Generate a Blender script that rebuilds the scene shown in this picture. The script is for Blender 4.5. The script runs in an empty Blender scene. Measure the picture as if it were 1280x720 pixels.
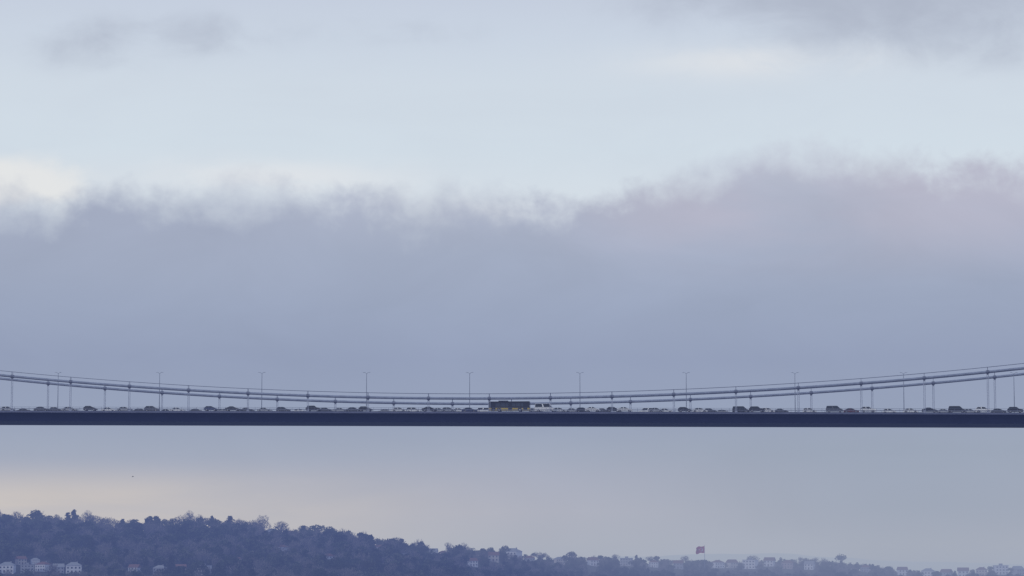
import bpy, bmesh, math, random
import numpy as np
from mathutils import Vector, Matrix
random.seed(7); RNG = np.random.default_rng(11)
S = bpy.context.scene; COL = S.collection
S.view_settings.view_transform = 'Standard'; S.view_settings.look = 'None'; S.view_settings.exposure = 0
F = 3440.0; CZ = 30.0; HOR = 714.0
P = math.atan((HOR-360)/F); cP, sP = math.cos(P), math.sin(P)

def at(px, py, Y):
    x = (px-640)/F; y = (360-py)/F
    dy = cP - y*sP; dz = sP + y*cP; t = Y/dy
    return Vector((x*t, Y, CZ + dz*t))
def proj(X, Y, Z):
    zc = Y*cP + (Z-CZ)*sP; yc = -Y*sP + (Z-CZ)*cP
    return 640 + F*X/zc, 360 - F*yc/zc
def sm(a, b, x):
    t = np.clip((x-a)/(b-a), 0, 1); return t*t*(3-2*t)

# ------------------------------------------------------------------ camera
cam = bpy.data.cameras.new('camera'); camo = bpy.data.objects.new('camera', cam); COL.objects.link(camo)
camo.location = (0, 0, CZ); camo.rotation_euler = (math.pi/2 + P, 0, 0)
cam.sensor_width = 36; cam.lens = 36*F/1280; cam.clip_start = 1; cam.clip_end = 60000
S.camera = camo

# ------------------------------------------------------------------ node helpers
class NT:
    def __init__(s, nt): s.nt = nt; s.n = nt.nodes; s.l = nt.links
    def val(s, sock, v):
        if hasattr(v, 'node'): s.l.new(v, sock)
        else: sock.default_value = v
    def m(s, op, a, b=None, c=None, clamp=False):
        n = s.n.new('ShaderNodeMath'); n.operation = op; n.use_clamp = clamp
        s.val(n.inputs[0], a)
        if b is not None: s.val(n.inputs[1], b)
        if c is not None: s.val(n.inputs[2], c)
        return n.outputs[0]
    def mr(s, v, a, b, c=0.0, d=1.0, smooth=True):
        n = s.n.new('ShaderNodeMapRange'); n.interpolation_type = 'SMOOTHSTEP' if smooth else 'LINEAR'
        s.val(n.inputs[0], v); s.val(n.inputs[1], a); s.val(n.inputs[2], b); s.val(n.inputs[3], c); s.val(n.inputs[4], d)
        return n.outputs[0]
    def mix(s, f, a, b, mode='MIX'):
        n = s.n.new('ShaderNodeMixRGB'); n.blend_type = mode
        s.val(n.inputs[0], f); s.val(n.inputs[1], a); s.val(n.inputs[2], b); return n.outputs[0]
    def comb(s, x, y, z=0.0):
        n = s.n.new('ShaderNodeCombineXYZ'); s.val(n.inputs[0], x); s.val(n.inputs[1], y); s.val(n.inputs[2], z); return n.outputs[0]
    def noise(s, vec, scale, detail=6, rough=.55, dist=0.0, col=False):
        n = s.n.new('ShaderNodeTexNoise'); s.l.new(vec, n.inputs['Vector'])
        n.inputs['Scale'].default_value = scale; n.inputs['Detail'].default_value = detail
        n.inputs['Roughness'].default_value = rough; n.inputs['Distortion'].default_value = dist
        return n.outputs['Color' if col else 'Fac']
    def ramp(s, f, stops, interp='LINEAR'):
        n = s.n.new('ShaderNodeValToRGB'); r = n.color_ramp; r.interpolation = interp
        while len(r.elements) < len(stops): r.elements.new(1.0)
        for e, (p, c) in zip(r.elements, stops):
            e.position = p
        for e, (p, c) in zip(r.elements, stops):
            e.color = (*c, 1) if not isinstance(c, float) else (c, c, c, 1)
        s.val(n.inputs[0], f); return n.outputs[0]
def lin(r, g, b):
    f = lambda v: (v/255/12.92) if v/255 <= .04045 else ((v/255+.055)/1.055)**2.4
    return (f(r), f(g), f(b))

# ------------------------------------------------------------------ world: sky with cloud bank, laid out by direction
SUN_AZ, SUN_EL = math.radians(-140), math.radians(22)
W = bpy.data.worlds.new('World'); S.world = W; W.use_nodes = True
t = NT(W.node_tree); t.n.clear()
tc = t.n.new('ShaderNodeTexCoord'); sx = t.n.new('ShaderNodeSeparateXYZ'); t.l.new(tc.outputs['Generated'], sx.inputs[0])
az = t.m('ARCTAN2', sx.outputs[0], sx.outputs[1]); el = t.m('ARCSINE', sx.outputs[2])
K = F/1000.0            # unit: one thousandth of the focal length
U = t.m('MULTIPLY', az, K)
V = t.m('MULTIPLY', el, K)
def vy(y): return (HOR-y)/1000.0
def ux(x): return (x-640)/1000.0
def stops(lst, lo, hi): return [((vy(y)-lo)/(hi-lo), lin(*c)) for y, c in lst]
lo, hi = -0.05, 0.80
vn = t.m('DIVIDE', t.m('SUBTRACT', V, lo), hi-lo)
clear = t.ramp(vn, stops([(714,(200,212,224)),(330,(213,222,231)),(270,(215,223,231)),(190,(210,221,231)),(110,(208,218,229)),(50,(203,213,227)),(0,(198,207,223)),(-60,(184,198,220))], lo, hi))
nish = t.n.new('ShaderNodeTexSky'); nish.sky_type = 'NISHITA'; nish.sun_disc = False
nish.sun_elevation = SUN_EL; nish.sun_rotation = SUN_AZ; nish.altitude = 30
STR = 0.1
clear10 = t.mix(1.0, clear, (1/STR, 1/STR, 1/STR, 1), 'MULTIPLY')
clear10 = t.mix(0.03, clear10, nish.outputs[0])
bank = t.ramp(vn, stops([(760,(154,163,181)),(714,(165,172,188)),(680,(171,176,189)),(640,(174,177,190)),(600,(168,173,189)),(560,(159,168,187)),(515,(150,161,185)),(450,(148,159,185)),(390,(154,165,189)),(320,(163,173,195)),(250,(175,182,201)),(190,(187,194,210))], lo, hi))
v2 = t.comb(U, t.m('MULTIPLY', V, 2.6))
big = t.noise(v2, 2.4, 5, .5, .3)
gln = t.mr(t.noise(t.comb(U, t.m('MULTIPLY', V, 5.0), 41.0), 3.0, 6, .55, .4), .3, .65, .6, 1.0)
lowl = t.m('MULTIPLY', t.m('MULTIPLY', t.mr(U, ux(720), ux(60)), gln), t.m('MULTIPLY', t.mr(V, vy(570), vy(635)), t.mr(V, vy(720), vy(645), .5, 1.0)))
bank = t.mix(t.m('MULTIPLY', lowl, .95), bank, (*lin(202,195,191), 1))
lowr = t.m('MULTIPLY', t.mr(U, ux(600), ux(1150)), t.m('MULTIPLY', t.mr(V, vy(520), vy(570)), t.mr(V, vy(700), vy(630), .35, 1.0)))
bank = t.mix(t.m('MULTIPLY', lowr, .7), bank, (*lin(153,164,182), 1))
topr = t.m('MULTIPLY', t.mr(U, ux(620), ux(900)), t.m('MULTIPLY', t.mr(V, vy(370), vy(270)), t.mr(big, .3, .6)))
bank = t.mix(t.m('MULTIPLY', topr, .5), bank, (*lin(188,184,200), 1))
topl = t.m('MULTIPLY', t.mr(U, ux(480), ux(250)), t.m('MULTIPLY', t.mr(V, vy(380), vy(290)), t.mr(V, vy(215), vy(270))))
bank = t.mix(t.m('MULTIPLY', topl, .6), bank, (*lin(159,168,190), 1))
v3 = t.comb(U, t.m('MULTIPLY', V, 2.2), 3.7)
soft = t.noise(v3, 4.2, 7, .56, .5)
fadeb = t.mr(V, vy(520), vy(300), .4, 1.0)
bank = t.mix(fadeb, bank, t.mix(1.0, bank, t.ramp(soft, [(.25, .94), (.75, 1.055)]), 'MULTIPLY'))
bank10 = t.mix(1.0, bank, (1/STR, 1/STR, 1/STR, 1), 'MULTIPLY')
# upper edge of the bank
ed = [(-300,255),(0,262),(60,256),(110,246),(170,242),(250,244),(335,236),(410,240),(470,246),(520,252),(580,250),(630,252),(700,254),(760,244),(830,234),(890,224),(930,202),(970,186),(1010,202),(1060,206),(1110,212),(1160,212),(1220,206),(1290,218),(1580,240)]
un = t.mr(U, ux(-300), ux(1580), 0, 1, False)
edge = t.ramp(un, [((x+300)/1880, float(vy(y))) for x, y in ed], 'EASE')
n1 = t.noise(t.comb(U, t.m('MULTIPLY', V, 1.1), 31.3), 15, 8, .55, .15)
n2 = t.noise(t.comb(U, t.m('MULTIPLY', V, 1.1), 5.1), 44, 5, .56, .3)
dsp = t.m('ADD', t.m('MULTIPLY', t.m('SUBTRACT', n1, .5), .092), t.m('MULTIPLY', t.m('SUBTRACT', n2, .5), .026))
d = t.m('ADD', t.m('SUBTRACT', edge, V), dsp)
sw = t.mr(t.noise(t.comb(U, V, 9.0), 5, 3, .5), .35, .65, .028, .068)
mask = t.m('POWER', t.mr(d, t.m('MULTIPLY', sw, -.50), sw), .8)
def blob(cx, cy, rx, ry):
    a = t.m('DIVIDE', t.m('SUBTRACT', U, ux(cx)), rx/1000); b = t.m('DIVIDE', t.m('SUBTRACT', V, vy(cy)), ry/1000)
    r2 = t.m('ADD', t.m('MULTIPLY', a, a), t.m('MULTIPLY', b, b))
    return t.m('EXPONENT', t.m('MULTIPLY', r2, -1.0))
wn = t.noise(t.comb(U, t.m('MULTIPLY', V, 2.2), 7.7), 7, 8, .58, .4)
wisp = t.mr(wn, .38, .62)
rim = t.m('ADD', blob(565,268,100,24), t.m('ADD', blob(950,80,150,22), blob(330,225,170,22)))
rim = t.m('MULTIPLY', rim, t.m('ADD', .35, t.m('MULTIPLY', wisp, .65)), clamp=True)
sky = t.mix(t.m('MULTIPLY', rim, .8), clear10, tuple(c/STR for c in lin(225,228,232)) + (1,))
haze1 = t.m('MULTIPLY', t.mr(t.noise(t.comb(U, t.m('MULTIPLY', V, 3.0), 2.2), 3.0, 7, .55, .5), .42, .7), .18)
sky = t.mix(haze1, sky, tuple(c/STR for c in lin(196,205,218)) + (1,))
crm = t.m('ADD', blob(20,238,115,42), t.m('MULTIPLY', t.m('SUBTRACT', t.noise(t.comb(U, t.m('MULTIPLY', V, 1.4), 21.0), 14, 7, .58, .2), .5), 1.2))
crm = t.m('MULTIPLY', t.mr(crm, .22, .95), t.mr(U, ux(230), ux(60)))
crm = t.m('MULTIPLY', crm, t.mr(V, vy(180), vy(220)))
sky = t.mix(t.m('MULTIPLY', crm, .9), sky, tuple(c/STR for c in lin(229,230,230)) + (1,))
up = t.m('ADD', t.m('MULTIPLY', blob(1150,18,230,68), 1.15), t.m('ADD', t.m('MULTIPLY', blob(105,66,85,38), .55), t.m('ADD', t.m('MULTIPLY', blob(250,48,85,34), .50), t.m('MULTIPLY', blob(500,42,190,26), .38))))
up = t.m('ADD', up, t.m('MULTIPLY', blob(860,-10,160,40), .5))
wn2 = t.noise(t.comb(U, t.m('MULTIPLY', V, 1.6), 12.0), 8.5, 9, .60, .3)
upm = t.mr(t.m('ADD', up, t.m('MULTIPLY', t.m('SUBTRACT', wn2, .5), 1.7)), .02, 1.35, smooth=True)
upm = t.m('MULTIPLY', upm, t.mr(up, .02, .42))
sky = t.mix(t.m('MULTIPLY', upm, .88), sky, tuple(c/STR for c in lin(172,180,197)) + (1,))
sky = t.mix(mask, sky, bank10)
bg = t.n.new('ShaderNodeBackground'); bg.inputs[1].default_value = STR; t.l.new(sky, bg.inputs[0])
wo = t.n.new('ShaderNodeOutputWorld'); t.l.new(bg.outputs[0], wo.inputs[0])

sun = bpy.data.lights.new('sun', 'SUN'); sun.energy = .8; sun.angle = math.radians(20); sun.color = (1, .94, .88)
suno = bpy.data.objects.new('sun', sun); COL.objects.link(suno)
sv = Vector((math.sin(SUN_AZ)*math.cos(SUN_EL), math.cos(SUN_AZ)*math.cos(SUN_EL), math.sin(SUN_EL)))
suno.rotation_euler = sv.to_track_quat('Z', 'Y').to_euler()

# ------------------------------------------------------------------ materials; haze is painted into each as emission, growing with distance along the strait
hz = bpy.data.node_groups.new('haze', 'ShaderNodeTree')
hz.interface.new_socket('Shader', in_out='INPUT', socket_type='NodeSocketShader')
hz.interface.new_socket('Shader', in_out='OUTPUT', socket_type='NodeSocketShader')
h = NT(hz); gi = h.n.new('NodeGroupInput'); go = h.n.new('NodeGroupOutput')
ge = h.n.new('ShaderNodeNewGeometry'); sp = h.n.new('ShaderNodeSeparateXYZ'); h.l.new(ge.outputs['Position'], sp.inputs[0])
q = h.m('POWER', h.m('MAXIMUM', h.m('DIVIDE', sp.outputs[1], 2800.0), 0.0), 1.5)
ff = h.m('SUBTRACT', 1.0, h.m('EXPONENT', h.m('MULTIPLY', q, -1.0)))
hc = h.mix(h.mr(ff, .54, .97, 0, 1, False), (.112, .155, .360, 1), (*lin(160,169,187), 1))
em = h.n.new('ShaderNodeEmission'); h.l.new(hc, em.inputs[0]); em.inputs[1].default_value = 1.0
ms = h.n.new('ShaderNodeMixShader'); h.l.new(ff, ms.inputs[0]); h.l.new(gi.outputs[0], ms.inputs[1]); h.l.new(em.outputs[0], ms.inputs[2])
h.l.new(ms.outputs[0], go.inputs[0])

def mat(name, c, rough=.7, metal=0.0, c2=None, scale=3.0, rnd=0.0, bump=0.0, lanes=None):
    m = bpy.data.materials.new(name); m.use_nodes = True; x = NT(m.node_tree); x.n.clear()
    b = x.n.new('ShaderNodeBsdfPrincipled'); b.inputs['Roughness'].default_value = rough; b.inputs['Metallic'].default_value = metal
    tcn = x.n.new('ShaderNodeTexCoord'); c2 = c2 or tuple(v*.8 for v in c)
    nz = x.noise(tcn.outputs['Object'], scale, 5, .6)
    col = x.mix(x.mr(nz, .35, .65), (*c, 1), (*c2, 1))
    if rnd:
        oi = x.n.new('ShaderNodeObjectInfo'); col = x.mix(1.0, col, x.ramp(oi.outputs['Random'], [(0, 1-rnd), (1, 1+rnd)]), 'MULTIPLY')
    if lanes:                                   # dashed white lane lines
        so = x.n.new('ShaderNodeSeparateXYZ'); x.l.new(tcn.outputs['Object'], so.inputs[0])
        dash = x.m('LESS_THAN', x.m('FLOORED_MODULO', so.outputs[0], 9.0), 3.0); ln = None
        for y in lanes:
            k = x.m('LESS_THAN', x.m('ABSOLUTE', x.m('SUBTRACT', so.outputs[1], y)), .08); ln = k if ln is None else x.m('MAXIMUM', ln, k)
        col = x.mix(x.m('MULTIPLY', dash, ln), col, (.7, .7, .68, 1))
    x.l.new(col, b.inputs['Base Color'])
    if bump:
        bn = x.n.new('ShaderNodeBump'); bn.inputs['Strength'].default_value = bump; x.l.new(nz, bn.inputs['Height']); x.l.new(bn.outputs[0], b.inputs['Normal'])
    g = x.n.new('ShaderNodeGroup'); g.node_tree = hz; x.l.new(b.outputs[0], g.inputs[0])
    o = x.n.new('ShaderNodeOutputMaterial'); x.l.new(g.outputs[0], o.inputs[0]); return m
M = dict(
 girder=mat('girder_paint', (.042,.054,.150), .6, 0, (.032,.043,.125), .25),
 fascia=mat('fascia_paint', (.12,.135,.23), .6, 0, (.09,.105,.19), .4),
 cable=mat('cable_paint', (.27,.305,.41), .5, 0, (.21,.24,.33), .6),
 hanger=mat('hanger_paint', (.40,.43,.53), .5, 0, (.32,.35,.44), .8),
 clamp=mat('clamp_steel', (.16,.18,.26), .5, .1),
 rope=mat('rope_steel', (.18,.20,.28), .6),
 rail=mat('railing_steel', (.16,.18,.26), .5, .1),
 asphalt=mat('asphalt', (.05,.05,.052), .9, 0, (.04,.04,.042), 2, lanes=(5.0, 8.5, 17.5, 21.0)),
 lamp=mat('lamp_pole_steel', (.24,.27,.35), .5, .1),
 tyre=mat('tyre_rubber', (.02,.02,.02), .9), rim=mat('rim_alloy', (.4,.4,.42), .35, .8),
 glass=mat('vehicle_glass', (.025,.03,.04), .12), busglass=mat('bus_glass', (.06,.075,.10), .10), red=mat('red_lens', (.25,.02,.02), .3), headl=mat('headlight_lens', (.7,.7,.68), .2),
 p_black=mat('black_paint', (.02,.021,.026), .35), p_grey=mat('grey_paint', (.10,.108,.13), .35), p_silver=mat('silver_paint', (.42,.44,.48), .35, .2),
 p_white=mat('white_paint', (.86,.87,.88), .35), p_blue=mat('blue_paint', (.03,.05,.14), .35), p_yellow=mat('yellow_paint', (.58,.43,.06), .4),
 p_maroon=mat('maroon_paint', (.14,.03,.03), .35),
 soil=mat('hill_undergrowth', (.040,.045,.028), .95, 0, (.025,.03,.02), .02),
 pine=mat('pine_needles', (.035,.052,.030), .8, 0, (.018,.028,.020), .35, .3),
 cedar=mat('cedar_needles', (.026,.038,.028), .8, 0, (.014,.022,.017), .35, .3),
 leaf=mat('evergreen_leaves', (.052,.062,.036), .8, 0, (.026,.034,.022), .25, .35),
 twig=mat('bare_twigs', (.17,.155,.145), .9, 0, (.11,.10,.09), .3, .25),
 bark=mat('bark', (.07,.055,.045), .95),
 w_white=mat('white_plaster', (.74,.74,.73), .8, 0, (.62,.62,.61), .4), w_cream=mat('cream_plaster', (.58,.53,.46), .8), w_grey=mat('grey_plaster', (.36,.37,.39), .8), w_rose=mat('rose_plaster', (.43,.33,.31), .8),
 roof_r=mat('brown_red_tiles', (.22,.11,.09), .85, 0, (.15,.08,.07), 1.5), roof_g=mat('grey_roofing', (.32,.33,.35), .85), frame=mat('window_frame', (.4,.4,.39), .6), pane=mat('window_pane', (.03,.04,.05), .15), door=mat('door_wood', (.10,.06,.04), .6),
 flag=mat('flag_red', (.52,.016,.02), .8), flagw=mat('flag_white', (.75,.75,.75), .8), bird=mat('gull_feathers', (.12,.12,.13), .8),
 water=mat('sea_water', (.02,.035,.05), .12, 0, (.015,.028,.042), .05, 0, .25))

# ------------------------------------------------------------------ mesh helpers
class MB:
    def __init__(s): s.v = []; s.f = []
    def add(s, vs, fs):
        b = len(s.v); s.v += [tuple(v) for v in vs]; s.f += [tuple(i+b for i in f) for f in fs]; return s
    def hexa(s, p): return s.add(p, [(0,3,2,1),(4,5,6,7),(0,1,5,4),(1,2,6,5),(2,3,7,6),(3,0,4,7)])
    def box(s, x0, x1, y0, y1, z0, z1): return s.hexa([(x0,y0,z0),(x1,y0,z0),(x1,y1,z0),(x0,y1,z0),(x0,y0,z1),(x1,y0,z1),(x1,y1,z1),(x0,y1,z1)])
    def cbox(s, c, d): return s.box(c[0]-d[0]/2, c[0]+d[0]/2, c[1]-d[1]/2, c[1]+d[1]/2, c[2]-d[2]/2, c[2]+d[2]/2)
    def tube(s, pts, rad, n=8, cap=True):
        pts = [Vector(p) for p in pts]; rad = rad if isinstance(rad, (list, tuple)) else [rad]*len(pts); vs = []; fs = []
        for i, p in enumerate(pts):
            d = (pts[min(i+1, len(pts)-1)] - pts[max(i-1, 0)]).normalized()
            u = d.cross(Vector((0,0,1)) if abs(d.z) < .95 else Vector((0,1,0))).normalized(); w = d.cross(u)
            vs += [p + (u*math.cos(2*math.pi*k/n) + w*math.sin(2*math.pi*k/n))*rad[i] for k in range(n)]
        for i in range(len(pts)-1):
            for k in range(n):
                a = i*n+k; b = i*n+(k+1) % n; fs.append((a, b, b+n, a+n))
        if cap: fs.append(tuple(range(n-1, -1, -1))); fs.append(tuple(range((len(pts)-1)*n, len(pts)*n)))
        return s.add(vs, fs)
    def prism(s, poly, y0, y1):          # poly in xz
        n = len(poly); vs = [(x, y0, z) for x, z in poly] + [(x, y1, z) for x, z in poly]
        return s.add(vs, [tuple(range(n-1, -1, -1)), tuple(range(n, 2*n))] + [(i, (i+1) % n, n+(i+1) % n, n+i) for i in range(n)])
    def mesh(s, name, m, bevel=0, smooth=False):
        me = bpy.data.meshes.new(name); me.from_pydata(s.v, [], s.f)
        bm = bmesh.new(); bm.from_mesh(me)
        bmesh.ops.recalc_face_normals(bm, faces=bm.faces)
        if bevel: bmesh.ops.bevel(bm, geom=[e for e in bm.edges if e.calc_face_angle(0) > .3], offset=bevel, segments=2, affect='EDGES', clamp_overlap=True)
        bm.to_mesh(me); bm.free()
        if smooth: me.shade_smooth()
        me.materials.append(m); return me
    def build(s, name, m, parent=None, bevel=0, smooth=False):
        return link(name, s.mesh(name, m, bevel, smooth), parent)
def link(name, me, parent=None):
    o = bpy.data.objects.new(name, me); COL.objects.link(o)
    if parent: o.parent = parent
    return o
def empty(name, loc=(0,0,0), rz=0):
    o = bpy.data.objects.new(name, None); COL.objects.link(o); o.location = loc; o.rotation_euler = (0, 0, rz); o.empty_display_size = .5; return o
def tag(o, label, cat, group=None, kind=None):
    if label: o['label'] = label
    if cat: o['category'] = cat
    if group: o['group'] = group
    if kind: o['kind'] = kind
    return o
def copy_tree(o, parent=None):
    c = o.copy(); COL.objects.link(c); c.parent = parent
    for ch in o.children: copy_tree(ch, c)
    return c
ORD = ['first','second','third','fourth','fifth','sixth','seventh','eighth','ninth','tenth','eleventh','twelfth','thirteenth','fourteenth','fifteenth','sixteenth','seventeenth','eighteenth','nineteenth','twentieth','twenty-first','twenty-second','twenty-third','twenty-fourth']

# ------------------------------------------------------------------ terrain and sea
TX = [-400,0,50,85,130,200,240,290,325,345,400,440,470,520,570,595,640,690,720,790,850,900,950,1000,1050,1080,1110,1150,1200,1280,1700]
TY = [640,638,643,639,644,646,642,651,648,656,658,661,668,680,683,682,685,691,695,694,699,699,699,699,700,706,709,713,712,710,708]
HX = [-400,300,450,600,900,1280]; HH = [21,20,17,13,9,8]
def topy(px): return np.interp(px, TX, TY)
def gy(px):
    k = np.array([-24,-12,0,12,24]); base = sum(np.interp(px+d, TX, TY) for d in k)/5
    return base + np.interp(px, HX, HH)
def Ycf(px): return 2500 + 900*sm(450, 1000, px)
def terr(X, Y):
    X = np.asarray(X, float); Y = np.asarray(Y, float)
    px = 640 + F*X/np.maximum(Y, 1); Yc = Ycf(px); zc = CZ + (HOR-gy(px))/F*Yc; tt = (Y-(Yc-620))/620
    t1 = np.clip(tt, 0, 1)
    z = np.where(tt < 0, np.maximum(tt*40, -6)+3, 3+(zc-3)*t1*(1.25-.25*t1))
    z = np.where(tt > 1, zc-(zc-12)*sm(1, 2.6, tt), z)
    ridge = np.interp(px, [0, 600, 700, 780, 860, 920, 985, 1030, 1080, 1150, 1280, 1700], [30, 46, 53, 56, 62, 65, 64, 57, 48, 42, 36, 38]) + 1.5*np.sin(px*.06)
    z = z + ridge*np.exp(-((Y-7500)/1300)**2)
    return z + np.where(tt > .02, 1.2*np.sin(X*.021+Y*.013)+.8*np.sin(X*.053-Y*.031), 0)*np.clip(tt, 0, 1)
xs = np.unique(np.concatenate([np.arange(-1000, 1001, 16), np.linspace(-6000, -1000, 30), np.linspace(1000, 6000, 30)]))
ys = np.unique(np.concatenate([np.arange(1780, 4000, 18), np.linspace(4000, 14000, 60)]))
XX, YY = np.meshgrid(xs, ys); ZZ = terr(XX, YY)
nx, ny = len(xs), len(ys)
vv = np.stack([XX.ravel(), YY.ravel(), ZZ.ravel()], 1)
idx = np.arange(nx*ny).reshape(ny, nx)
ff_ = np.stack([idx[:-1,:-1].ravel(), idx[:-1,1:].ravel(), idx[1:,1:].ravel(), idx[1:,:-1].ravel()], 1)
def np_mesh(name, v, qf, mats, mi=None):
    me = bpy.data.meshes.new(name); me.vertices.add(len(v)); me.vertices.foreach_set('co', v.astype(np.float32).ravel())
    me.loops.add(len(qf)*4); me.loops.foreach_set('vertex_index', qf.astype(np.int32).ravel())
    me.polygons.add(len(qf)); me.polygons.foreach_set('loop_start', np.arange(0, len(qf)*4, 4, dtype=np.int32))
    for m in mats: me.materials.append(m)
    if mi is not None: me.polygons.foreach_set('material_index', mi.astype(np.int32))
    me.update(calc_edges=True); return me
me = np_mesh('hill', vv, ff_, [M['soil']]); me.shade_smooth()
tag(link('hill', me), 'dark wooded hill falling from left to right along the far shore', 'hill', kind='structure')
tag(MB().add([(-30000,-3000,0),(30000,-3000,0),(30000,40000,0),(-30000,40000,0)], [(0,1,2,3)]).build('sea', M['water']), 'dark grey strait below the bridge', 'water', kind='structure')
def hit(px, py):
    Yc = float(Ycf(px)); Y = Yc-600
    while Y < Yc+10:
        p = at(px, py, Y)
        if float(terr(p.x, Y)) >= p.z: return Vector((p.x, Y, float(terr(p.x, Y))))
        Y += 3
    p = at(px, py, Yc); return Vector((p.x, Yc, float(terr(p.x, Yc))))

# ------------------------------------------------------------------ bridge
TH = math.radians(7); cT, sT = math.cos(TH), math.sin(TH); X0, D0 = -6.6, 800.0; CW = 26.0; DZ = 77.0
def bw(s, off): return X0 + s*cT + off*sT, D0 - s*sT + off*cT
def s_for(px, off, z=DZ):
    a, b = -420.0, 420.0
    for _ in range(50):
        c = (a+b)/2; X, Y = bw(c, off)
        if proj(X, Y, z)[0] < px: a = c
        else: b = c
    return (a+b)/2
def zat(px, py, off):
    s = s_for(px, off); return s, at(px, py, bw(s, off)[1]).z
sA, zA = zat(0, 513.4, -3); sB, zB = zat(1280, 516, -3)
gr = (zB-zA)/(sB-sA)
def zd(s): return zA + gr*(s-sA)
RD = .30                                   # carriageway surface above the footway edge
cp = [zat(15, 470.5, 0), zat(611, 498, 0), zat(1239, 464.5, 0)]
ca = np.polyfit([c[0] for c in cp], [c[1] for c in cp], 2)
def zc_(s): return float(np.polyval(ca, s))
bridge = empty('suspension_bridge', (X0, D0, 0), -TH)
tag(bridge, 'long dark suspension bridge deck hung from two sagging grey cables across the whole view', 'bridge')
E = 380
ss = [-E + 2*E*i/40 for i in range(41)]
def sweep(name, m, poly, parent, close=True, ofs=0):
    mb = MB(); n = len(poly); vs = []; fs = []
    for s in ss: vs += [(s, y, zd(s)+z) for y, z in poly]
    for i in range(len(ss)-1):
        for k in range(n if close else n-1): fs.append((i*n+k, i*n+(k+1) % n, (i+1)*n+(k+1) % n, (i+1)*n+k))
    if close: fs += [tuple(range(n)), tuple(range((len(ss)-1)*n, len(ss)*n))]
    return mb.add(vs, fs).build(name, m, parent)
w = CW
sweep('deck_girder', M['girder'], [(-.9,-.05),(-.9,-.55),(1.6,-2.85),(w-1.6,-2.85),(w+.9,-.55),(w+.9,-.05)], bridge)
sweep('road_surface', M['asphalt'], [(.6,-.046),(.6,RD),(w-.6,RD),(w-.6,-.046)], bridge)
for a, b in ((-3.0, -.905), (w+.905, w+3.0)):
    sweep('footway', M['fascia'], [(a,-.50),(a,.02),(b,.02),(b,-.30)] if a < 0 else [(a,-.30),(a,.02),(b,.02),(b,-.50)], bridge)
for yy in (-2.85, w+2.85):
    mb = MB(); s = -E+1
    while s < E: mb.cbox((s, yy, zd(s)+.58), (.06,.06,1.12)); s += 2.2
    for z_ in (.28, .52, .76): mb.tube([(q_, yy, zd(q_)+z_) for q_ in ss], .016, 4)
    mb.tube([(q_, yy, zd(q_)+1.14) for q_ in ss], .04, 6)
    mb.build('railing', M['rail'], bridge)
for yy in (.75, 12.6, 13.4, w-.75):
    mb = MB(); s = -E+1
    while s < E: mb.cbox((s, yy, zd(s)+RD+.28), (.10,.06,.56)); s += 4
    for i in range(len(ss)-1):
        a, b = ss[i], ss[i+1]; l_, u_ = RD+.42, RD+.58
        mb.hexa([(a,yy-.05,zd(a)+l_),(b,yy-.05,zd(b)+l_),(b,yy+.05,zd(b)+l_),(a,yy+.05,zd(a)+l_),(a,yy-.05,zd(a)+u_),(b,yy-.05,zd(b)+u_),(b,yy+.05,zd(b)+u_),(a,yy+.05,zd(a)+u_)])
    mb.build('crash_barrier', M['rail'], bridge)
cs = [-E + 2*E*i/120 for i in range(121)]
PAN = 17.9
for k, off in enumerate((0.0, w)):
    MB().tube([(s, off, zc_(s)) for s in cs], .38, 12).build('main_cable', M['cable'], bridge, smooth=True)
    for yy in (-.55, .55):
        MB().tube([(s, off+yy, zc_(s)+1.35) for s in cs], .045, 5).build('hand_rope', M['rope'], bridge)
    for i in range(-20, 21):
        s = i*PAN + (0 if k == 0 else 3.3)
        if abs(s) > E-4: continue
        z0, z1 = zd(s)-.04, zc_(s)
        mb = MB()
        for dx in (-.2, .2): mb.tube([(s+dx, off, z0), (s+dx, off, z1-.3)], .08, 6)
        mb.cbox((s, off, z0+.25), (.75,.5,.5))
        hg = mb.build('hanger', M['hanger'], bridge)
        sl = (zc_(s+.6)-zc_(s-.6))/1.2
        cb = MB(); cb.tube([(s-.45, off, z1-.45*sl), (s+.45, off, z1+.45*sl)], .50, 12)
        cb.cbox((s, off, z1-.55), (.5,.2,.6))
        for yy in (-.55, .55): cb.tube([(s, off+yy*.7, z1+.2), (s, off+yy, z1+1.42)], .06, 5)
        cb.build('cable_clamp', M['clamp'], hg)

# ------------------------------------------------------------------ lamp posts
LPX = [72,199,327,458,587,725,858,994,1130,1268]
lamp0 = empty('street_lamp')
MB().tube([(0,0,.35),(0,0,5),(0,0,11.9)], [.125,.10,.065], 8).build('pole', M['lamp'], lamp0)
MB().tube([(0,0,0),(0,0,.4)], [.24,.19], 8).build('base', M['clamp'], lamp0)
for sg in (-1, 1):
    a = MB().tube([(0,0,11.8),(sg*.35,0,12.15),(sg*.7,0,12.25)], [.05,.045,.04], 6).build('arm', M['lamp'], lamp0)
    hd = MB(); hd.hexa([(sg*.55,-.14,12.18),(sg*1.1,-.10,12.22),(sg*1.1,.10,12.22),(sg*.55,.14,12.18),(sg*.55,-.11,12.31),(sg*1.1,-.06,12.29),(sg*1.1,.06,12.29),(sg*.55,.11,12.31)])
    hd.build('lamp_head', M['lamp'], a)
for i, px in enumerate(LPX):
    o = lamp0 if i == 0 else copy_tree(lamp0)
    s = s_for(px, 13.0); X, Y = bw(s, 13.0); o.location = (X, Y, zd(s)+RD+.002); o.rotation_euler = (0, 0, -TH)
    tag(o, f'slim grey two-headed lamp post on the bridge deck, {ORD[i]} from the left', 'lamp post', 'lamp posts along the bridge')

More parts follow.
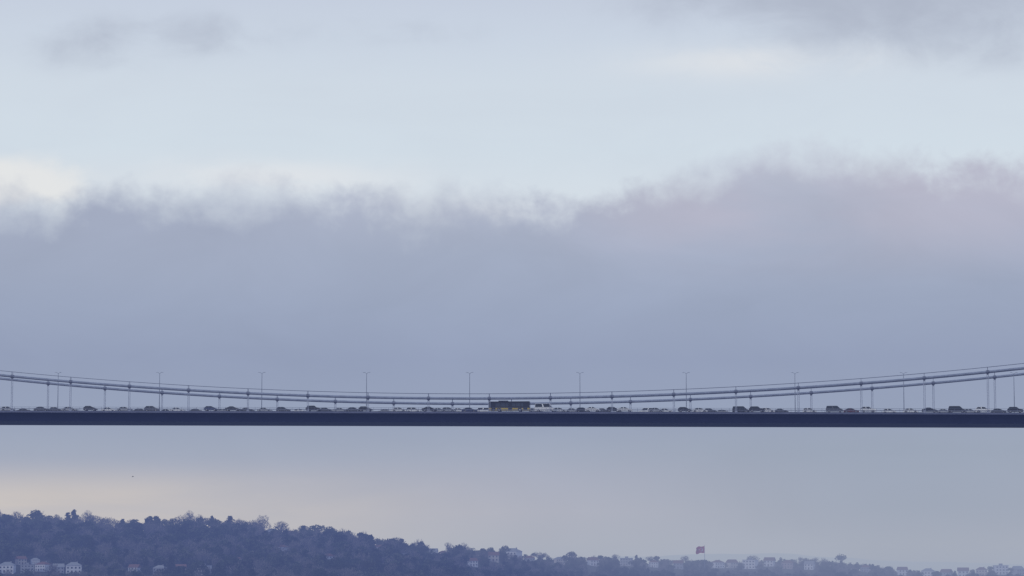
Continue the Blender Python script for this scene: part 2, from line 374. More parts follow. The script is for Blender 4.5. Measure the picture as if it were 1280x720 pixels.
# ------------------------------------------------------------------ vehicles
def wheel(root, x, y, r, wd):
    sg = 1 if y > 0 else -1
    tb = MB().tube([(0,-wd/2,0),(0,-wd*.35,0),(0,wd*.35,0),(0,wd/2,0)], [r*.9,r,r,r*.9], 16).build('wheel', M['tyre'], root); tb.location = (x, y, r)
    MB().tube([(0,sg*(wd/2+.004),0),(0,sg*(wd/2+.025),0)], [r*.62,r*.5], 12).build('rim', M['rim'], tb)
def panel(name, m, quad, parent, ins=.13, out=.012):
    q_ = [Vector(v) for v in quad]; c = sum(q_, Vector())/len(q_); n = (q_[1]-q_[0]).cross(q_[2]-q_[0]).normalized()
    q2 = [v + (c-v)*ins + n*out for v in q_]; q1 = [v + (c-v)*ins - n*.01 for v in q_]
    return MB().hexa(q1+q2).build(name, m, parent)
def arch(x, r, n=6): return [(x+r*math.cos(a), .32+r*math.sin(a)) for a in [math.pi*(j/n) for j in range(n+1)]]
def make_car(name, prof, L, wd, axles, r, cabin, wb=.03):
    """prof: upper outline rear to front, cabin: (x0,x1 base, x0,x1 top, z belt, z roof)"""
    root = empty(name); hw = wd/2; mb = MB()
    low = [(-L/2+.05, .28)] + sorted(arch(axles[0], r+.06), key=lambda p: p[0]) + sorted(arch(axles[1], r+.06), key=lambda p: p[0]) + [(L/2-.05, .28)]
    low = [(x, max(z, .28)) for x, z in low]
    mb.prism(low + prof[::-1], -hw, hw)
    bx0, bx1, tx0, tx1, zb, zr = cabin; tw = hw*.80; bwid = hw*.96
    c8 = [(bx0,-bwid,zb-.02),(bx1,-bwid,zb-.02),(bx1,bwid,zb-.02),(bx0,bwid,zb-.02),(tx0,-tw,zr),(tx1,-tw,zr),(tx1,tw,zr),(tx0,tw,zr)]
    me = mb.mesh('body', M['p_grey'], wb); b2 = MB().hexa(c8).mesh('cabin', M['p_grey'], .08)
    bm = bmesh.new(); bm.from_mesh(me); bm.from_mesh(b2); bm.to_mesh(me); bm.free(); me.name = 'body'
    link('body', me, root)
    xm, xt = (bx0+bx1)/2, (tx0+tx1)/2
    for sg in (-1, 1):
        for (a, b, c, d_) in ((bx0, xm-.04, xt-.04, tx0), (xm+.04, bx1, tx1, xt+.04)):
            qd = [(a,sg*bwid,zb+.02),(b,sg*bwid,zb+.02),(c,sg*tw,zr-.02),(d_,sg*tw,zr-.02)]
            panel('side_window', M['glass'], qd if sg < 0 else qd[::-1], root)
    panel('windscreen', M['glass'], [(bx1,-bwid,zb),(bx1,bwid,zb),(tx1,tw,zr),(tx1,-tw,zr)], root)
    panel('rear_window', M['glass'], [(bx0,bwid,zb),(bx0,-bwid,zb),(tx0,-tw,zr),(tx0,tw,zr)], root)
    for x in axles:
        for sg in (-1, 1): wheel(root, x, sg*(hw-.11), r, .21)
    for sg in (-1, 1):
        MB().cbox((L/2-.06, sg*(hw-.3), .66), (.14,.36,.15)).build('headlight', M['headl'], root, .02)
        MB().cbox((-L/2+.06, sg*(hw-.25), .78), (.14,.28,.16)).build('taillight', M['red'], root, .02)
    return root
PROTO = {
 'saloon car': make_car('saloon_car', [(-2.22,.5),(-2.2,.97),(-1.5,1.02),(.75,1.0),(1.5,.90),(2.15,.76),(2.22,.5)], 4.5, 1.78, (-1.35,1.38), .32, (-1.75,1.05,-.85,.15,.98,1.46)),
 'hatchback': make_car('hatchback_car', [(-1.95,.5),(-1.98,1.0),(-1.6,1.03),(.7,1.0),(1.4,.9),(1.92,.74),(1.98,.5)], 4.0, 1.74, (-1.25,1.22), .31, (-1.9,1.0,-1.4,.1,.98,1.50)),
 'tall off-roader': make_car('off_road_car', [(-2.2,.55),(-2.22,1.12),(-1.8,1.14),(.8,1.12),(1.5,1.06),(2.15,.92),(2.22,.55)], 4.5, 1.86, (-1.35,1.38), .36, (-2.12,1.1,-1.65,.3,1.1,1.70)),
 'panel van': make_car('panel_van', [(-2.4,.5),(-2.45,1.2),(-2.0,1.22),(1.4,1.15),(2.0,1.02),(2.4,.82),(2.45,.5)], 4.95, 1.9, (-1.5,1.6), .33, (-2.4,1.65,-2.2,.8,1.13,1.92)),
 'minibus': make_car('minibus', [(-2.9,.5),(-2.95,1.35),(-2.3,1.36),(1.9,1.32),(2.5,1.1),(2.85,.9),(2.9,.5)], 5.9, 2.0, (-1.75,1.95), .35, (-2.9,2.2,-2.8,1.45,1.3,2.45)),
}
LANES = dict(L1=3.2, L2=6.7, L3=10.4, F1=15.6, F2=19.2, F3=22.8)
CARS = [(28,'saloon car','grey','F1'),(52,'saloon car','grey','L2'),(87,'saloon car','silver','L2'),(113,'hatchback','black','L1'),(136,'saloon car','white','L3'),(156,'saloon car','silver','L2'),
(190,'tall off-roader','grey','L2'),(222,'saloon car','white','L3'),(264,'hatchback','blue','L1'),(291,'saloon car','black','L1'),(331,'saloon car','silver','L3'),(354,'hatchback','grey','L2'),
(392,'tall off-roader','black','L1'),(426,'saloon car','silver','L3'),(457,'hatchback','black','L1'),(480,'saloon car','silver','F1'),(499,'saloon car','white','L2'),(517,'tall off-roader','white','L3'),(537,'saloon car','black','L1'),
(561,'hatchback','silver','L2'),(587,'saloon car','blue','L2'),(602,'panel van','white','F1'),(681,'minibus','white','L1'),(699,'saloon car','white','L2'),(716,'saloon car','silver','L3'),(729,'hatchback','black','L2'),
(754,'saloon car','grey','L3'),(781,'saloon car','white','L1'),(808,'panel van','white','F1'),(832,'saloon car','white','L3'),(856,'hatchback','black','L1'),(875,'saloon car','white','L2'),
(901,'saloon car','silver','F1'),(926,'panel van','black','L2'),(946,'tall off-roader','black','L1'),(976,'saloon car','grey','L3'),(1012,'hatchback','white','L2'),(1043,'panel van','grey','L1'),
(1064,'saloon car','maroon','L2'),(1085,'tall off-roader','white','L1'),(1112,'hatchback','white','L3'),(1162,'saloon car','black','L1'),(1196,'panel van','black','L1'),(1229,'tall off-roader','white','L1'),(1269,'tall off-roader','black','L1'),
(10,'hatchback','silver','L2'),(70,'hatchback','grey','L3'),(172,'hatchback','grey','F1'),(206,'saloon car','silver','F2'),(243,'saloon car','grey','F1'),(277,'saloon car','silver','F1'),(309,'saloon car','grey','L3'),(372,'saloon car','white','F1'),
(408,'hatchback','grey','L3'),(442,'saloon car','grey','L2'),(509,'saloon car','grey','F1'),(549,'saloon car','silver','L3'),(574,'saloon car','white','L3'),(670,'hatchback','silver','L3'),
(741,'saloon car','white','L1'),(767,'hatchback','black','L1'),(820,'saloon car','silver','L2'),(888,'hatchback','grey','L3'),(960,'hatchback','white','L2'),
(1138,'saloon car','white','L2'),(1180,'saloon car','silver','L3'),(1213,'hatchback','silver','L3'),(1248,'saloon car','grey','L2')]
CATS = {'saloon car':'car','hatchback':'car','tall off-roader':'car','panel van':'van','minibus':'minibus'}
def lampref(px):
    i = min(range(len(LPX)), key=lambda k: abs(LPX[k]-px)); d = px-LPX[i]
    if abs(d) < 9: return f'in line with the {ORD[i]} lamp post'
    return f"{'close to' if abs(d) < 32 else 'well off'} the {'left' if d < 0 else 'right'} of the {ORD[i]} lamp post"
used = set()
for px, kd, colr, ln in CARS:
    pr = PROTO[kd]
    if kd not in used: o = pr; used.add(kd)
    else: o = copy_tree(pr)
    off = LANES[ln] + random.uniform(-.25, .25); s = s_for(px, off); X, Y = bw(s, off)
    o.location = (X, Y, zd(s)+RD+.01); o.rotation_euler = (0, 0, -TH + (math.pi if ln[0] == 'F' else 0))
    for c in o.children:
        if c.name.startswith('body'):
            c.material_slots[0].link = 'OBJECT'; c.material_slots[0].material = M['p_'+colr]
    lane = {'L1':'nearest lane','L2':'second lane','L3':'inner lane','F1':'far carriageway','F2':'far carriageway','F3':'far carriageway'}[ln]
    tag(o, f"{colr} {kd} in the {lane}, {lampref(px)}", CATS[kd], 'traffic crossing the bridge')
# city bus
bus = empty('city_bus'); L, hw, H = 12.0, 1.25, 3.0
BL = 1.12
MB().box(-L/2, L/2, -hw, hw, BL, H).build('upper_body', M['p_black'], bus, .12)
xw = (-2.9, 3.2)
for a, b in ((-L/2, xw[0]-.6), (xw[0]+.6, xw[1]-.6), (xw[1]+.6, L/2)):
    MB().box(a, b, -hw-.004, hw+.004, .35, BL-.004).build('skirt_panel', M['p_yellow'], bus, .03)
for x in xw: MB().box(x-.597, x+.597, -hw-.004, hw+.004, 1.03, BL-.004).build('wheel_arch', M['p_yellow'], bus)
for sg in (-1, 1):
    for i in range(7):
        x0 = -5.5 + i*1.5
        MB().box(x0, x0+1.3, sg*hw-.012, sg*hw+.012, 1.5, 2.5).build('side_window', M['busglass'], bus, .01)
for x in (4.75, .3, -4.6): MB().box(x-.6, x+.6, -hw-.03, -hw-.006, .42, 2.45).build('door', M['glass'], bus, .01)
panel('windscreen', M['busglass'], [(L/2,-hw,1.2),(L/2,hw,1.2),(L/2,hw,2.8),(L/2,-hw,2.8)], bus, .06)
MB().box(-3.2, -.4, -.8, .8, H-.03, H+.28).build('roof_unit', M['p_grey'], bus, .06)
for x in xw:
    for sg in (-1, 1): wheel(bus, x, sg*(hw-.17), .48, .3)
for sg in (-1, 1):
    MB().cbox((L/2, sg*.9, .75), (.08,.4,.2)).build('headlight', M['headl'], bus, .02)
    MB().cbox((-L/2, sg*1.0, 1.0), (.08,.25,.4)).build('taillight', M['red'], bus, .02)
s = s_for(637, 3.2); X, Y = bw(s, 3.2); bus.location = (X, Y, zd(s)+RD+.01); bus.rotation_euler = (0, 0, -TH)
tag(bus, 'long dark city bus with yellow lower panels near the middle of the bridge', 'bus')

# ------------------------------------------------------------------ trees
def cards(pts, size, rng, asp=.6, dirs=None):
    n = len(pts); a = rng.normal(size=(n,3)) if dirs is None else dirs + rng.normal(size=(n,3))*.25
    a /= np.linalg.norm(a, axis=1, keepdims=True)+1e-9
    b = np.cross(a, rng.normal(size=(n,3))); b /= np.linalg.norm(b, axis=1, keepdims=True)+1e-9
    sz = (size*rng.uniform(.6, 1.35, (n,1))); a = a*sz; b = b*sz*asp
    v = np.stack([pts-a-b*.6, pts-b*.2+a*.2+b*-.6, pts+a+b*.5, pts-a*.2+b], 1).reshape(-1, 3)
    return v, np.arange(4*n).reshape(n, 4)
def lobe(c, r, n, rng):
    d = rng.normal(size=(n,3)); d /= np.linalg.norm(d, axis=1, keepdims=True)
    return np.array(c) + d*np.array(r)*(rng.uniform(.35, 1, (n,1))**.5)
def crown(kind, rng, dens=1.0, size=1.0):
    if kind == 'umbrella_pine':
        ps = []; k = rng.integers(5, 8)
        for i in range(k):
            a = 2*math.pi*i/k + rng.uniform(-.3, .3); r = rng.uniform(.12, .27)
            ps.append(lobe((r*math.cos(a), r*math.sin(a), .74+rng.uniform(-.12, .08)), (.17,.17,.13), int(90*dens), rng))
        ps.append(lobe((0,0,.83), (.21,.21,.15), int(150*dens), rng)); return cards(np.concatenate(ps), .034*size, rng)
    if kind == 'cedar_tree':
        ps = []; z = .10; lean = rng.uniform(-.06, .06)
        while z < .98:
            R = .30*(1-z)**.5*rng.uniform(.6, 1.25)+.02; nb = rng.integers(4, 8)
            for j in range(nb):
                a = rng.uniform(0, 2*math.pi); tt = rng.uniform(0, 1, int(17*dens))**.7
                rr = R*rng.uniform(.5, 1.25)
                ps.append(np.stack([tt*rr*math.cos(a)+lean*z, tt*rr*math.sin(a), z-.05*tt+rng.normal(0, .018, len(tt))], 1) + rng.normal(0, .02, (len(tt),3)))
            z += .055
        return cards(np.concatenate(ps), .036*size, rng)
    if kind == 'broadleaf_tree':
        ps = []; k = rng.integers(8, 13)
        for i in range(k):
            d = rng.normal(size=3); d /= np.linalg.norm(d); q_ = rng.uniform(.3, 1.1)
            c = (d[0]*.26*q_, d[1]*.26*q_, .55+d[2]*.30*q_); r = rng.uniform(.10, .19)
            ps.append(lobe(c, (r, r, r*rng.uniform(.75, 1.0)), int(85*dens), rng))
        return cards(np.concatenate(ps), .034*size, rng)
    if kind == 'lone':                                       # one clean round head on a bare trunk
        ps = [lobe((.15*math.cos(a), .15*math.sin(a), .68+dz), (.17,.17,.15), 90, rng) for a, dz in [(i*1.05, .04*(-1)**i) for i in range(6)]]
        ps.append(lobe((0,0,.80), (.2,.2,.18), 140, rng)); return cards(np.concatenate(ps), .032, rng)
    n = int(900*dens); sub = []                              # bare tree: fine twigs reaching outward in clumps
    for i in range(9):
        d = rng.normal(size=3); d[2] = abs(d[2])*.9-.15; d /= np.linalg.norm(d); q_ = rng.uniform(.5, 1.1)
        sub.append(lobe((d[0]*.23*q_, d[1]*.23*q_, .52+d[2]*.33*q_), (.16,.16,.15), n//9, rng))
    p = np.concatenate(sub); p = p[p[:,2] > .15]
    d = p-np.array((0,0,.25)); return cards(p, .050*size, rng, .09, d/np.linalg.norm(d, axis=1, keepdims=True))
KM = dict(umbrella_pine='pine', cedar_tree='cedar', broadleaf_tree='leaf', bare_tree='twig')
def trunk_mesh(kind, rng):
    mb = MB()
    if kind in ('umbrella_pine', 'lone'):
        mb.tube([(0,0,-.08),(.01,0,.3),(0,.01,.6)], [.028,.022,.017], 7)
        for i in range(5):
            a = 2*math.pi*i/5+rng.uniform(-.3, .3); mb.tube([(0,.01,.57),(.1*math.cos(a),.1*math.sin(a),.70),(.2*math.cos(a),.2*math.sin(a),.79)], [.014,.010,.005], 5)
    elif kind == 'cedar_tree':
        mb.tube([(0,0,-.08),(0,0,.5),(0,0,.97)], [.026,.016,.003], 7)
        for i in range(9):
            a = rng.uniform(0, 6.28); z = .2+.07*i; R = .22*(1-z)**.75; mb.tube([(0,0,z),(R*math.cos(a),R*math.sin(a),z-.03)], [.007,.003], 4)
    else:
        mb.tube([(0,0,-.08),(.01,0,.22),(0,.01,.4)], [.026,.021,.016], 7)
        for i in range(8):
            a = 2*math.pi*i/8+rng.uniform(-.3, .3); r = rng.uniform(.14, .24); zt = rng.uniform(.55, .88)
            mb.tube([(0,.01,.3+.015*i),(r*.5*math.cos(a),r*.5*math.sin(a),(zt+.35)/2+.05),(r*math.cos(a),r*math.sin(a),zt)], [.013,.009,.003], 5)
    return mb.mesh('trunk', M['bark'])
VAR = {}
for kd in list(KM) + ['lone']:
    VAR[kd] = []
    for j in range(7 if kd != 'lone' else 1):
        rng = np.random.default_rng(100+j*7+len(kd)); v, f_ = crown(kd, rng)
        VAR[kd].append((np_mesh('crown', v, f_, [M[KM.get(kd, 'leaf')]]), trunk_mesh(kd, rng)))
def place_tree(kind, X, Y, z, H, wid=1.0, var=None):
    cr, tr = random.choice(VAR[var or kind]); o = empty(kind, (X, Y, z), random.uniform(0, 6.28)); o.scale = (H*wid, H*wid*random.uniform(.85, 1.15), H)
    link('trunk', tr, o); link('crown', cr, o); return o
HOUSES = [
 # px, base py, width px, style, wall, roof, label
 (9,716,22,'villa','w_white','roof_g','white two-storey house with grey roof at the far left foot of the hill'),
 (34,717,19,'block','w_grey','roof_g','grey flat-roofed block, second building from the left at the hill foot'),
 (54,714,19,'villa','w_white','roof_r','white house with brown roof, third building from the left at the hill foot'),
 (73,717,16,'gable','w_grey','roof_g','grey gabled house, fourth building from the left at the hill foot'),
 (92,717,23,'villa','w_white','roof_g','wide white house right of the first lamp post, fifth from the left'),
 (26,706,14,'gable','w_cream','roof_r','small cream gabled house above the row at the far left hill foot'),
 (44,705,12,'villa','w_white','roof_g','small white hip-roofed house above the row, right of the cream gabled one'),
 (168,717,15,'gable','w_white','roof_r','white gabled house left of the hill-foot group under the second lamp post'),
 (200,718,18,'villa','w_grey','roof_g','grey hip-roofed house directly under the second lamp post at the hill foot'),
 (226,717,15,'gable','w_cream','roof_r','cream gabled house right of the second lamp post at the hill foot'),
 (254,718,19,'block','w_white','roof_g','white flat-roofed block at the hill foot, rightmost of its left group'),
 (298,704,12,'villa','w_white','roof_r','small white house on the lower slope just left of the third lamp post'),
 (340,668,19,'villa','w_white','roof_g','pale house on the crest beside the light bare tree'),
 (360,668,15,'gable','w_cream','roof_r','cream gabled house on the crest, just left of the flat-topped pine'),
 (353,691,16,'villa','w_white','roof_r','white house halfway down the slope under the third lamp post'),
 (412,702,13,'gable','w_white','roof_r','small white gabled house low on the slope left of the fourth lamp post'),
 (472,690,12,'gable','w_white','roof_r','small white gabled house just right of the fourth lamp post'),
 (505,700,13,'villa','w_grey','roof_g','small grey hip-roofed house between the fourth and fifth lamp posts'),
 (541,693,14,'gable','w_white','roof_g','white gabled house on the ridge left of the fifth lamp post'),
 (554,695,12,'villa','w_rose','roof_r','small rose-coloured house next to the white gabled one on the ridge'),
 (641,692,22,'villa','w_white','roof_g','white house with grey roof standing up on the skyline below the bus'),
 (617,702,16,'gable','w_cream','roof_r','cream gabled house below and left of the skyline house'),
 (662,704,15,'villa','w_grey','roof_r','grey brown-roofed house below and right of the skyline house'),
 (590,708,14,'gable','w_white','roof_r','small white gabled house low under the fifth lamp post'),
 (699,705,14,'villa','w_cream','roof_g','small cream hip-roofed house left of the sixth lamp post'),
 (741,707,14,'gable','w_white','roof_r','small white gabled house right of the sixth lamp post'),
 (783,706,16,'block','w_grey','roof_g','small grey flat-roofed block between the sixth and seventh lamp posts'),
 (817,709,14,'villa','w_white','roof_r','white brown-roofed house left of the seventh lamp post'),
 (848,711,14,'gable','w_grey','roof_r','grey gabled house left of the red flag'),
 (897,710,16,'villa','w_white','roof_r','white brown-roofed house just right of the red flag'),
 (915,708,14,'gable','w_cream','roof_r','cream gabled house, second house right of the red flag'),
 (938,711,19,'block','w_white','roof_g','white flat-roofed block, third building right of the red flag'),
 (962,708,15,'gable','w_white','roof_r','white gabled house left of the eighth lamp post'),
 (985,711,17,'villa','w_rose','roof_r','rose-coloured house directly left under the eighth lamp post'),
 (1012,712,14,'gable','w_white','roof_g','white gabled house just right of the eighth lamp post'),
 (1082,715,14,'villa','w_grey','roof_r','grey brown-roofed house right of the lone round tree'),
 (1128,717,14,'gable','w_white','roof_r','white gabled house directly beneath the ninth lamp post'),
 (1160,718,19,'villa','w_white','roof_g','white hip-roofed house, leftmost building of the low right shore'),
 (1183,719,15,'gable','w_grey','roof_r','grey gabled house, second building on the low right shore'),
 (1204,718,16,'gable','w_white','roof_r','white gabled house, third building on the low right shore'),
 (1227,719,17,'villa','w_cream','roof_r','cream hip-roofed house, fourth building on the low right shore'),
 (1251,718,19,'block','w_white','roof_g','white flat-roofed block, fifth building on the low right shore'),
 (1272,719,15,'gable','w_grey','roof_g','grey gabled house at the right edge of the shore')]
def window(root, x, y, z, ww, wh):
    f_ = MB().cbox((x, y-.03, z), (ww, .06, wh)).build('window', M['frame'], root)
    MB().cbox((x, y-.07, z), (ww-.24, .03, wh-.24)).build('pane', M['pane'], f_)
def make_house(style):
    if style == 'block':
        root = empty('apartment_block'); w2, dp, H = 7.0, 5.5, 9.2
        MB().box(-w2, w2, -dp, dp, -6, H).build('wall', M['w_white'], root)
        rb = MB(); rb.box(-w2-.25, w2+.25, -dp-.25, dp+.25, H+.003, H+.35); rb.box(-1.5, 1.8, -1, 2, H+.353, H+2.2)
        rb.build('roof', M['roof_g'], root)
        for fl in range(3):
            for i in range(4):
                if fl == 0 and i == 1: continue
                window(root, -5.1+3.4*i, -dp, 1.6+3.0*fl, 1.7, 1.5)
        MB().cbox((-1.7, -dp-.04, 1.15), (1.3,.08,2.3)).build('door', M['door'], root)
        return root, 14.5
    w2, dp, H = (5.8, 4.8, 6.0) if style == 'villa' else (4.6, 4.2, 5.4)
    root = empty('villa' if style == 'villa' else 'gabled_house')
    wb = MB().box(-w2, w2, -dp, dp, -6, H); o_ = .5; rh = 2.6
    rb = MB()
    if style == 'villa':
        rb.add([(-w2-o_,-dp-o_,H),(w2+o_,-dp-o_,H),(w2+o_,dp+o_,H),(-w2-o_,dp+o_,H),(-2,0,H+rh),(2,0,H+rh)], [(0,1,5,4),(1,2,5),(2,3,4,5),(3,0,4),(3,2,1,0)])
    else:
        rb.add([(-w2-o_,-dp-o_,H-.05),(w2+o_,-dp-o_,H-.05),(w2+o_,dp+o_,H-.05),(-w2-o_,dp+o_,H-.05),(-w2-o_,0,H+rh+.5),(w2+o_,0,H+rh+.5)], [(0,1,5,4),(2,3,4,5),(1,2,5),(3,0,4),(3,2,1,0)])
    wb.build('wall', M['w_white'], root); rf = rb.build('roof', M['roof_r'], root)
    MB().cbox((w2*.45, 1.2, H+2.0), (.8,.8,2.2)).build('chimney', M['w_grey'], rf)
    n = 4 if style == 'villa' else 3
    for fl in range(2):
        for i in range(n):
            x = -w2+(i+.5)*2*w2/n
            if fl == 0 and i == 1: MB().cbox((x, -dp-.04, 1.1), (1.2,.08,2.2)).build('door', M['door'], root)
            else: window(root, x, -dp, 1.5+2.8*fl, 1.35, 1.4)
    return root, 2*w2+1
HP = {}
HB = []
for px, py, wp, st, wl, rf, lb in HOUSES:
    if st not in HP: HP[st] = make_house(st); o = HP[st][0]
    else: o = copy_tree(HP[st][0])
    wp *= .90
    p = hit(px, py); k = wp/F*p.y/HP[st][1]; o.location = p; o.scale = (k,)*3; o.rotation_euler = (0, 0, random.uniform(-.6, .6))
    for c in o.children:
        nm = c.name.split('.')[0]
        if nm in ('wall', 'roof'):
            c.material_slots[0].link = 'OBJECT'; c.material_slots[0].material = M[wl if nm == 'wall' else rf]
    tag(o, lb, 'apartment block' if st == 'block' else 'house', 'buildings on the far shore')
    HB.append((p.x, p.y, wp/F*p.y/2, 70 if px < 300 else 85 if px < 460 else 130 if px < 700 else 250))
def blocked(X, Y, r=3):
    for hx, hy, hw_, fr in HB:
        if abs(X*hy/Y-hx) < hw_*.85+r and hy-fr < Y < hy+hw_+6: return True
    return False
DESC = dict(umbrella_pine='flat-topped pine', cedar_tree='dark pointed conifer', broadleaf_tree='round evergreen', bare_tree='leafless tree')
crest = []
px = -6.0
while px < 1290:
    left = px < 480
    if left: kd = random.choices(list(KM), [.12,.18,.32,.38])[0]
    elif px < 720: kd = random.choices(list(KM), [.08,.08,.46,.38])[0]
    else: kd = random.choices(list(KM), [.05,.06,.55,.34])[0]
    if (236 < px < 286 or 2 < px < 12 or 78 < px < 92 or 174 < px < 192) and random.random() < .7: kd = 'cedar_tree'
    lump = 3.2*math.sin(px*.085)+2.6*math.sin(px*.21+1)
    if not (318 < px < 338 or 386 < px < 424 or 1036 < px < 1066):
        jt = (random.uniform(-5, 6) + lump*.9 - (random.choice([0,0,5]) if kd != 'broadleaf_tree' else 0)) if left else random.uniform(-5, 4)+lump*.5
        crest.append((px, kd, jt, None))
    px += random.uniform(6, 12) if left else random.uniform(6, 11.5)
crest += [(327,'bare_tree',-6,1.5),(319,'bare_tree',0,1.3),(335,'bare_tree',1,1.3),(396,'umbrella_pine',-3,1.4),(412,'umbrella_pine',-2,1.25),(388,'broadleaf_tree',5,1.3),(421,'broadleaf_tree',5,1.3),(1051,'broadleaf_tree',-9,1.35)]
binned = {}
for px, kd, jit, wd in sorted(crest, key=lambda c: c[0]):
    Y = float(Ycf(px)) + random.uniform(-26, 6); p = at(px, 700, Y); z = float(terr(p.x, Y))
    if px != 1051 and blocked(p.x, Y, 1): continue
    zt = at(px, float(topy(px))+jit, Y).z; H = max(zt-z, 6.5)
    wd = wd or random.uniform(1.0, 1.5)
    if H > 18 and kd != 'broadleaf_tree': wd = min(wd, 1.15)
    o = place_tree(kd, p.x, Y, z-.3, H, wd, 'lone' if px == 1051 else None)
    if px == 1051: tag(o, 'lone round-headed tree on a bare trunk standing above the ridge right of the flag', 'tree', 'trees on the skyline'); continue
    i = min(range(len(LPX)), key=lambda k: abs(LPX[k]-px)); binned.setdefault((kd, i), []).append(o)
for (kd, i), lst in binned.items():
    for j, o in enumerate(lst):
        tag(o, f"{DESC[kd]} on the skyline, {ORD[j]} of these from left beneath the {ORD[i]} bridge lamp", 'tree', 'trees on the skyline')
# the wood below the crest
cand = []
gx = np.arange(-640, 760, 10.4)
for Y in np.arange(1900, 3440, 10.4):
    X = gx + RNG.uniform(-4.8, 4.8, len(gx)); Yj = Y + RNG.uniform(-4.8, 4.8, len(gx))
    pxx = 640+F*X/Yj; Yc = Ycf(pxx); ok = (pxx > -60) & (pxx < 1340) & (Yj < Yc-16) & (Yj > Yc-560)
    X, Yj = X[ok], Yj[ok]; Z = terr(X, Yj)
    for a, b, c in zip(X, Yj, Z):
        H = random.uniform(8, 19) if a*F/b < -60 else random.uniform(6.5, 13); q1 = proj(a, b, c+H)
        if q1[1] < 726 and not blocked(a, b): cand.append((a, b, c, H, q1[0], q1[1]))
print('wood candidates', len(cand))
def zone(px):
    return 'left slope' if px < 330 else 'middle slope' if px < 700 else 'low right shore'
def clump(x, y): return .5+.5*math.sin(x*.031+1.3*math.sin(y*.02))*math.cos(y*.027+x*.011)
cand.sort(key=lambda c: c[1]); ind = [c for c in cand if 0 < c[4] < 1280 and c[5] < 716]
random.shuffle(ind); ind = sorted(ind[:int(len(ind)*.5)], key=lambda c: c[1])[:130]; iset = set(id(c) for c in ind)
WD = dict(umbrella_pine='flat-topped pine crowded among other trees', cedar_tree='dark pointed conifer crowded among other trees', broadleaf_tree='round dark evergreen crowded among other trees', bare_tree='leafless grey tree crowded among other trees')
LOW = {kd: [crown(kd, np.random.default_rng(500+j), .45, 1.55) for j in range(6)] for kd in KM}
sv_, sf_, sm_ = [], [], []; base = 0
for c in cand:
    a, b, z, H, q0, q1 = c
    cl = clump(a, b); kd = random.choices(list(KM), [.08, .05+.16*cl, .44, .10+.55*(1-cl)])[0]
    if id(c) in iset:
        o = place_tree(kd, a, b, z-.3, H, random.uniform(.9, 1.3)); tag(o, f"{WD[kd]} on the {zone(q0)}", 'tree', f"{DESC[kd]}s in the wood on the {zone(q0)}")
        continue
    v, f_ = random.choice(LOW[kd]); r = random.uniform(0, 6.28); cr_, sr_ = math.cos(r), math.sin(r); wd = random.uniform(.9, 1.45)*H
    vv = np.stack([(v[:,0]*cr_-v[:,1]*sr_)*wd+a, (v[:,0]*sr_+v[:,1]*cr_)*wd+b, v[:,2]*H+z-.12*H], 1)
    sv_.append(vv); sf_.append(f_+base); sm_.append(np.full(len(f_), list(KM).index(kd))); base += len(vv)
me = np_mesh('woodland', np.concatenate(sv_), np.concatenate(sf_), [M[KM[k]] for k in KM], np.concatenate(sm_))
tag(link('woodland', me), 'dense dark wood of mixed evergreen and leafless trees covering the hillside', 'woodland', kind='stuff')
print('wood faces', len(me.polygons))

# ------------------------------------------------------------------ flag and gull
p = hit(881, 719); print('flag', p)
fl = empty('flagpole', p)
Hp = at(881, 682, p.y).z - p.z
MB().tube([(0,0,-1),(0,0,Hp*.5),(0,0,Hp)], [.28,.22,.15], 10).build('pole', M['lamp'], fl)
MB().tube([(0,0,Hp),(0,0,Hp+.25),(0,0,Hp+.5)], [.15,.34,.08], 10).build('finial', M['rim'], fl)
kf = p.y/F; FW, FH = 11.0*kf, 8.6*kf
def fs(u, v, o_=0):      # u from the hoist in metres, v down from the top
    k = u/FW; return (-u*.95-.3+.35*math.sin(v*.9)*k, 1.5*math.sin(u*1.05+v*.3)*k**.6 + o_, Hp-.4-v*(1-.10*k)-.16*u-.85*math.sin(u*.75+v*.2)*k**.8)
mb = MB(); nu, nv = 32, 16
mb.add([fs(FW*i/nu, FH*j/nv) for j in range(nv+1) for i in range(nu+1)], [(j*(nu+1)+i, j*(nu+1)+i+1, (j+1)*(nu+1)+i+1, (j+1)*(nu+1)+i) for j in range(nv) for i in range(nu)])
fo = mb.build('flag', M['flag'], fl, smooth=True)
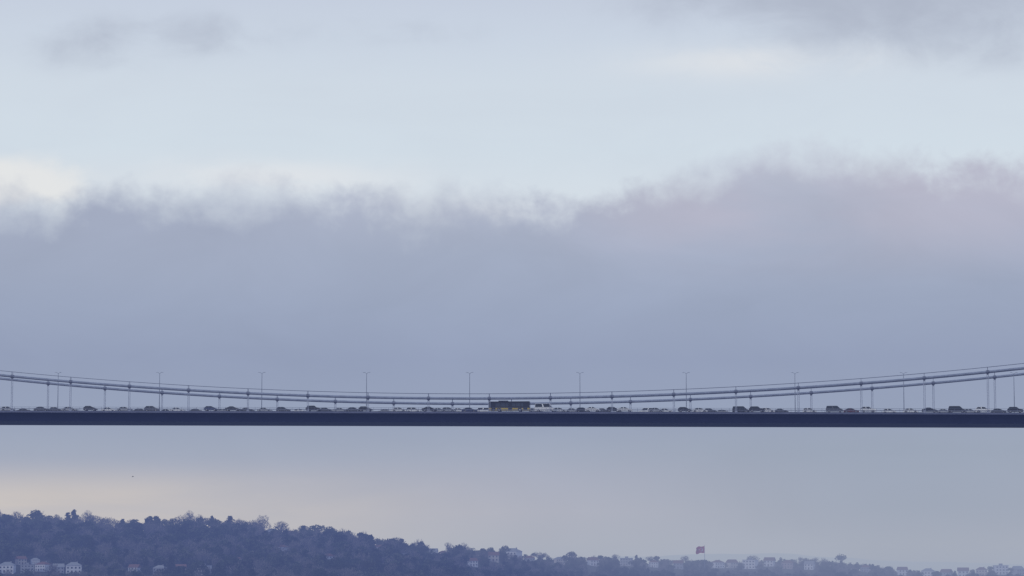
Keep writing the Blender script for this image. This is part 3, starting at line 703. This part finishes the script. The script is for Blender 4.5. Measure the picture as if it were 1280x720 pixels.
for o_ in (-.06, .06):
    e = MB(); G = FH; n = 40; vs = []
    for i in range(n+1):      # crescent between two arcs meeting at its horns
        a = math.radians(37 + (360-74)*i/n)
        ro, co = .25*G, .46*G; x1, y1 = co+ro*math.cos(a), G/2+ro*math.sin(a)
        b = math.radians(49.5 + (360-99)*i/n); ri, ci = .2*G, .46*G+.0695*G; x2, y2 = ci+ri*math.cos(b), G/2+ri*math.sin(b)
        vs += [fs(x1, y1, o_), fs(x2, y2, o_)]
    e.add(vs, [(2*i, 2*i+1, 2*i+3, 2*i+2) for i in range(n)])
    cx = .46*G+.33*G; st = [fs(cx, G/2, o_)]
    for i in range(10):
        r = (.125 if i % 2 == 0 else .048)*G; a = math.pi+i*math.pi/5; st.append(fs(cx+r*math.cos(a), G/2+r*math.sin(a), o_))
    e.add(st, [(0, 1+i, 1+(i+1) % 10) for i in range(10)])
    e.build('crescent_and_star', M['flagw'], fo)
tag(fl, 'large red flag with white crescent and star on a tall pole above the ridge', 'flag')
bp = at(166, 596, 900); bird = MB()
bird.tube([(-.34,0,0),(-.24,0,.02),(-.05,0,.03),(.14,0,.02),(.24,0,.03),(.30,0,.03),(.37,0,.01)], [.02,.05,.085,.075,.045,.045,.008], 8)
for sg in (-1, 1):
    for (y0, z0, c0), (y1, z1, c1) in zip([(.04,.04,.2),(.32,.2,.17)], [(.32,.2,.17),(.72,.12,.04)]):
        x0 = .02; x1 = .04 if y1 < .5 else -.08; xa = x0 if y0 < .1 else .04
        bird.hexa([(xa-c0*.6,sg*y0,z0),(xa+c0*.4,sg*y0,z0),(x1+c1*.4,sg*y1,z1),(x1-c1*.6,sg*y1,z1),(xa-c0*.6,sg*y0,z0+.02),(xa+c0*.4,sg*y0,z0+.02),(x1+c1*.4,sg*y1,z1+.012),(x1-c1*.6,sg*y1,z1+.012)])
bo = bird.build('gull', M['bird']); bo.location = bp; bo.rotation_euler = (0, .1, math.radians(160))
tag(bo, 'tiny dark gull gliding in the open sky below the deck at left', 'bird')
labs = {}
for o in COL.objects:
    if 'label' in o and not o.parent: labs.setdefault(o['label'], []).append(o)
bad = [k for k, v in labs.items() if (len(v) > 1 and 'crowded' not in k) or not 4 <= len(k.split()) <= 16]
for k in bad:
    print('CHECK', k)
    for i, o in enumerate(labs[k]):
        if len(labs[k]) > 1: o['label'] = k.replace(' in the ', f" ({'left' if i == 0 else 'right'} one) in the ", 1)
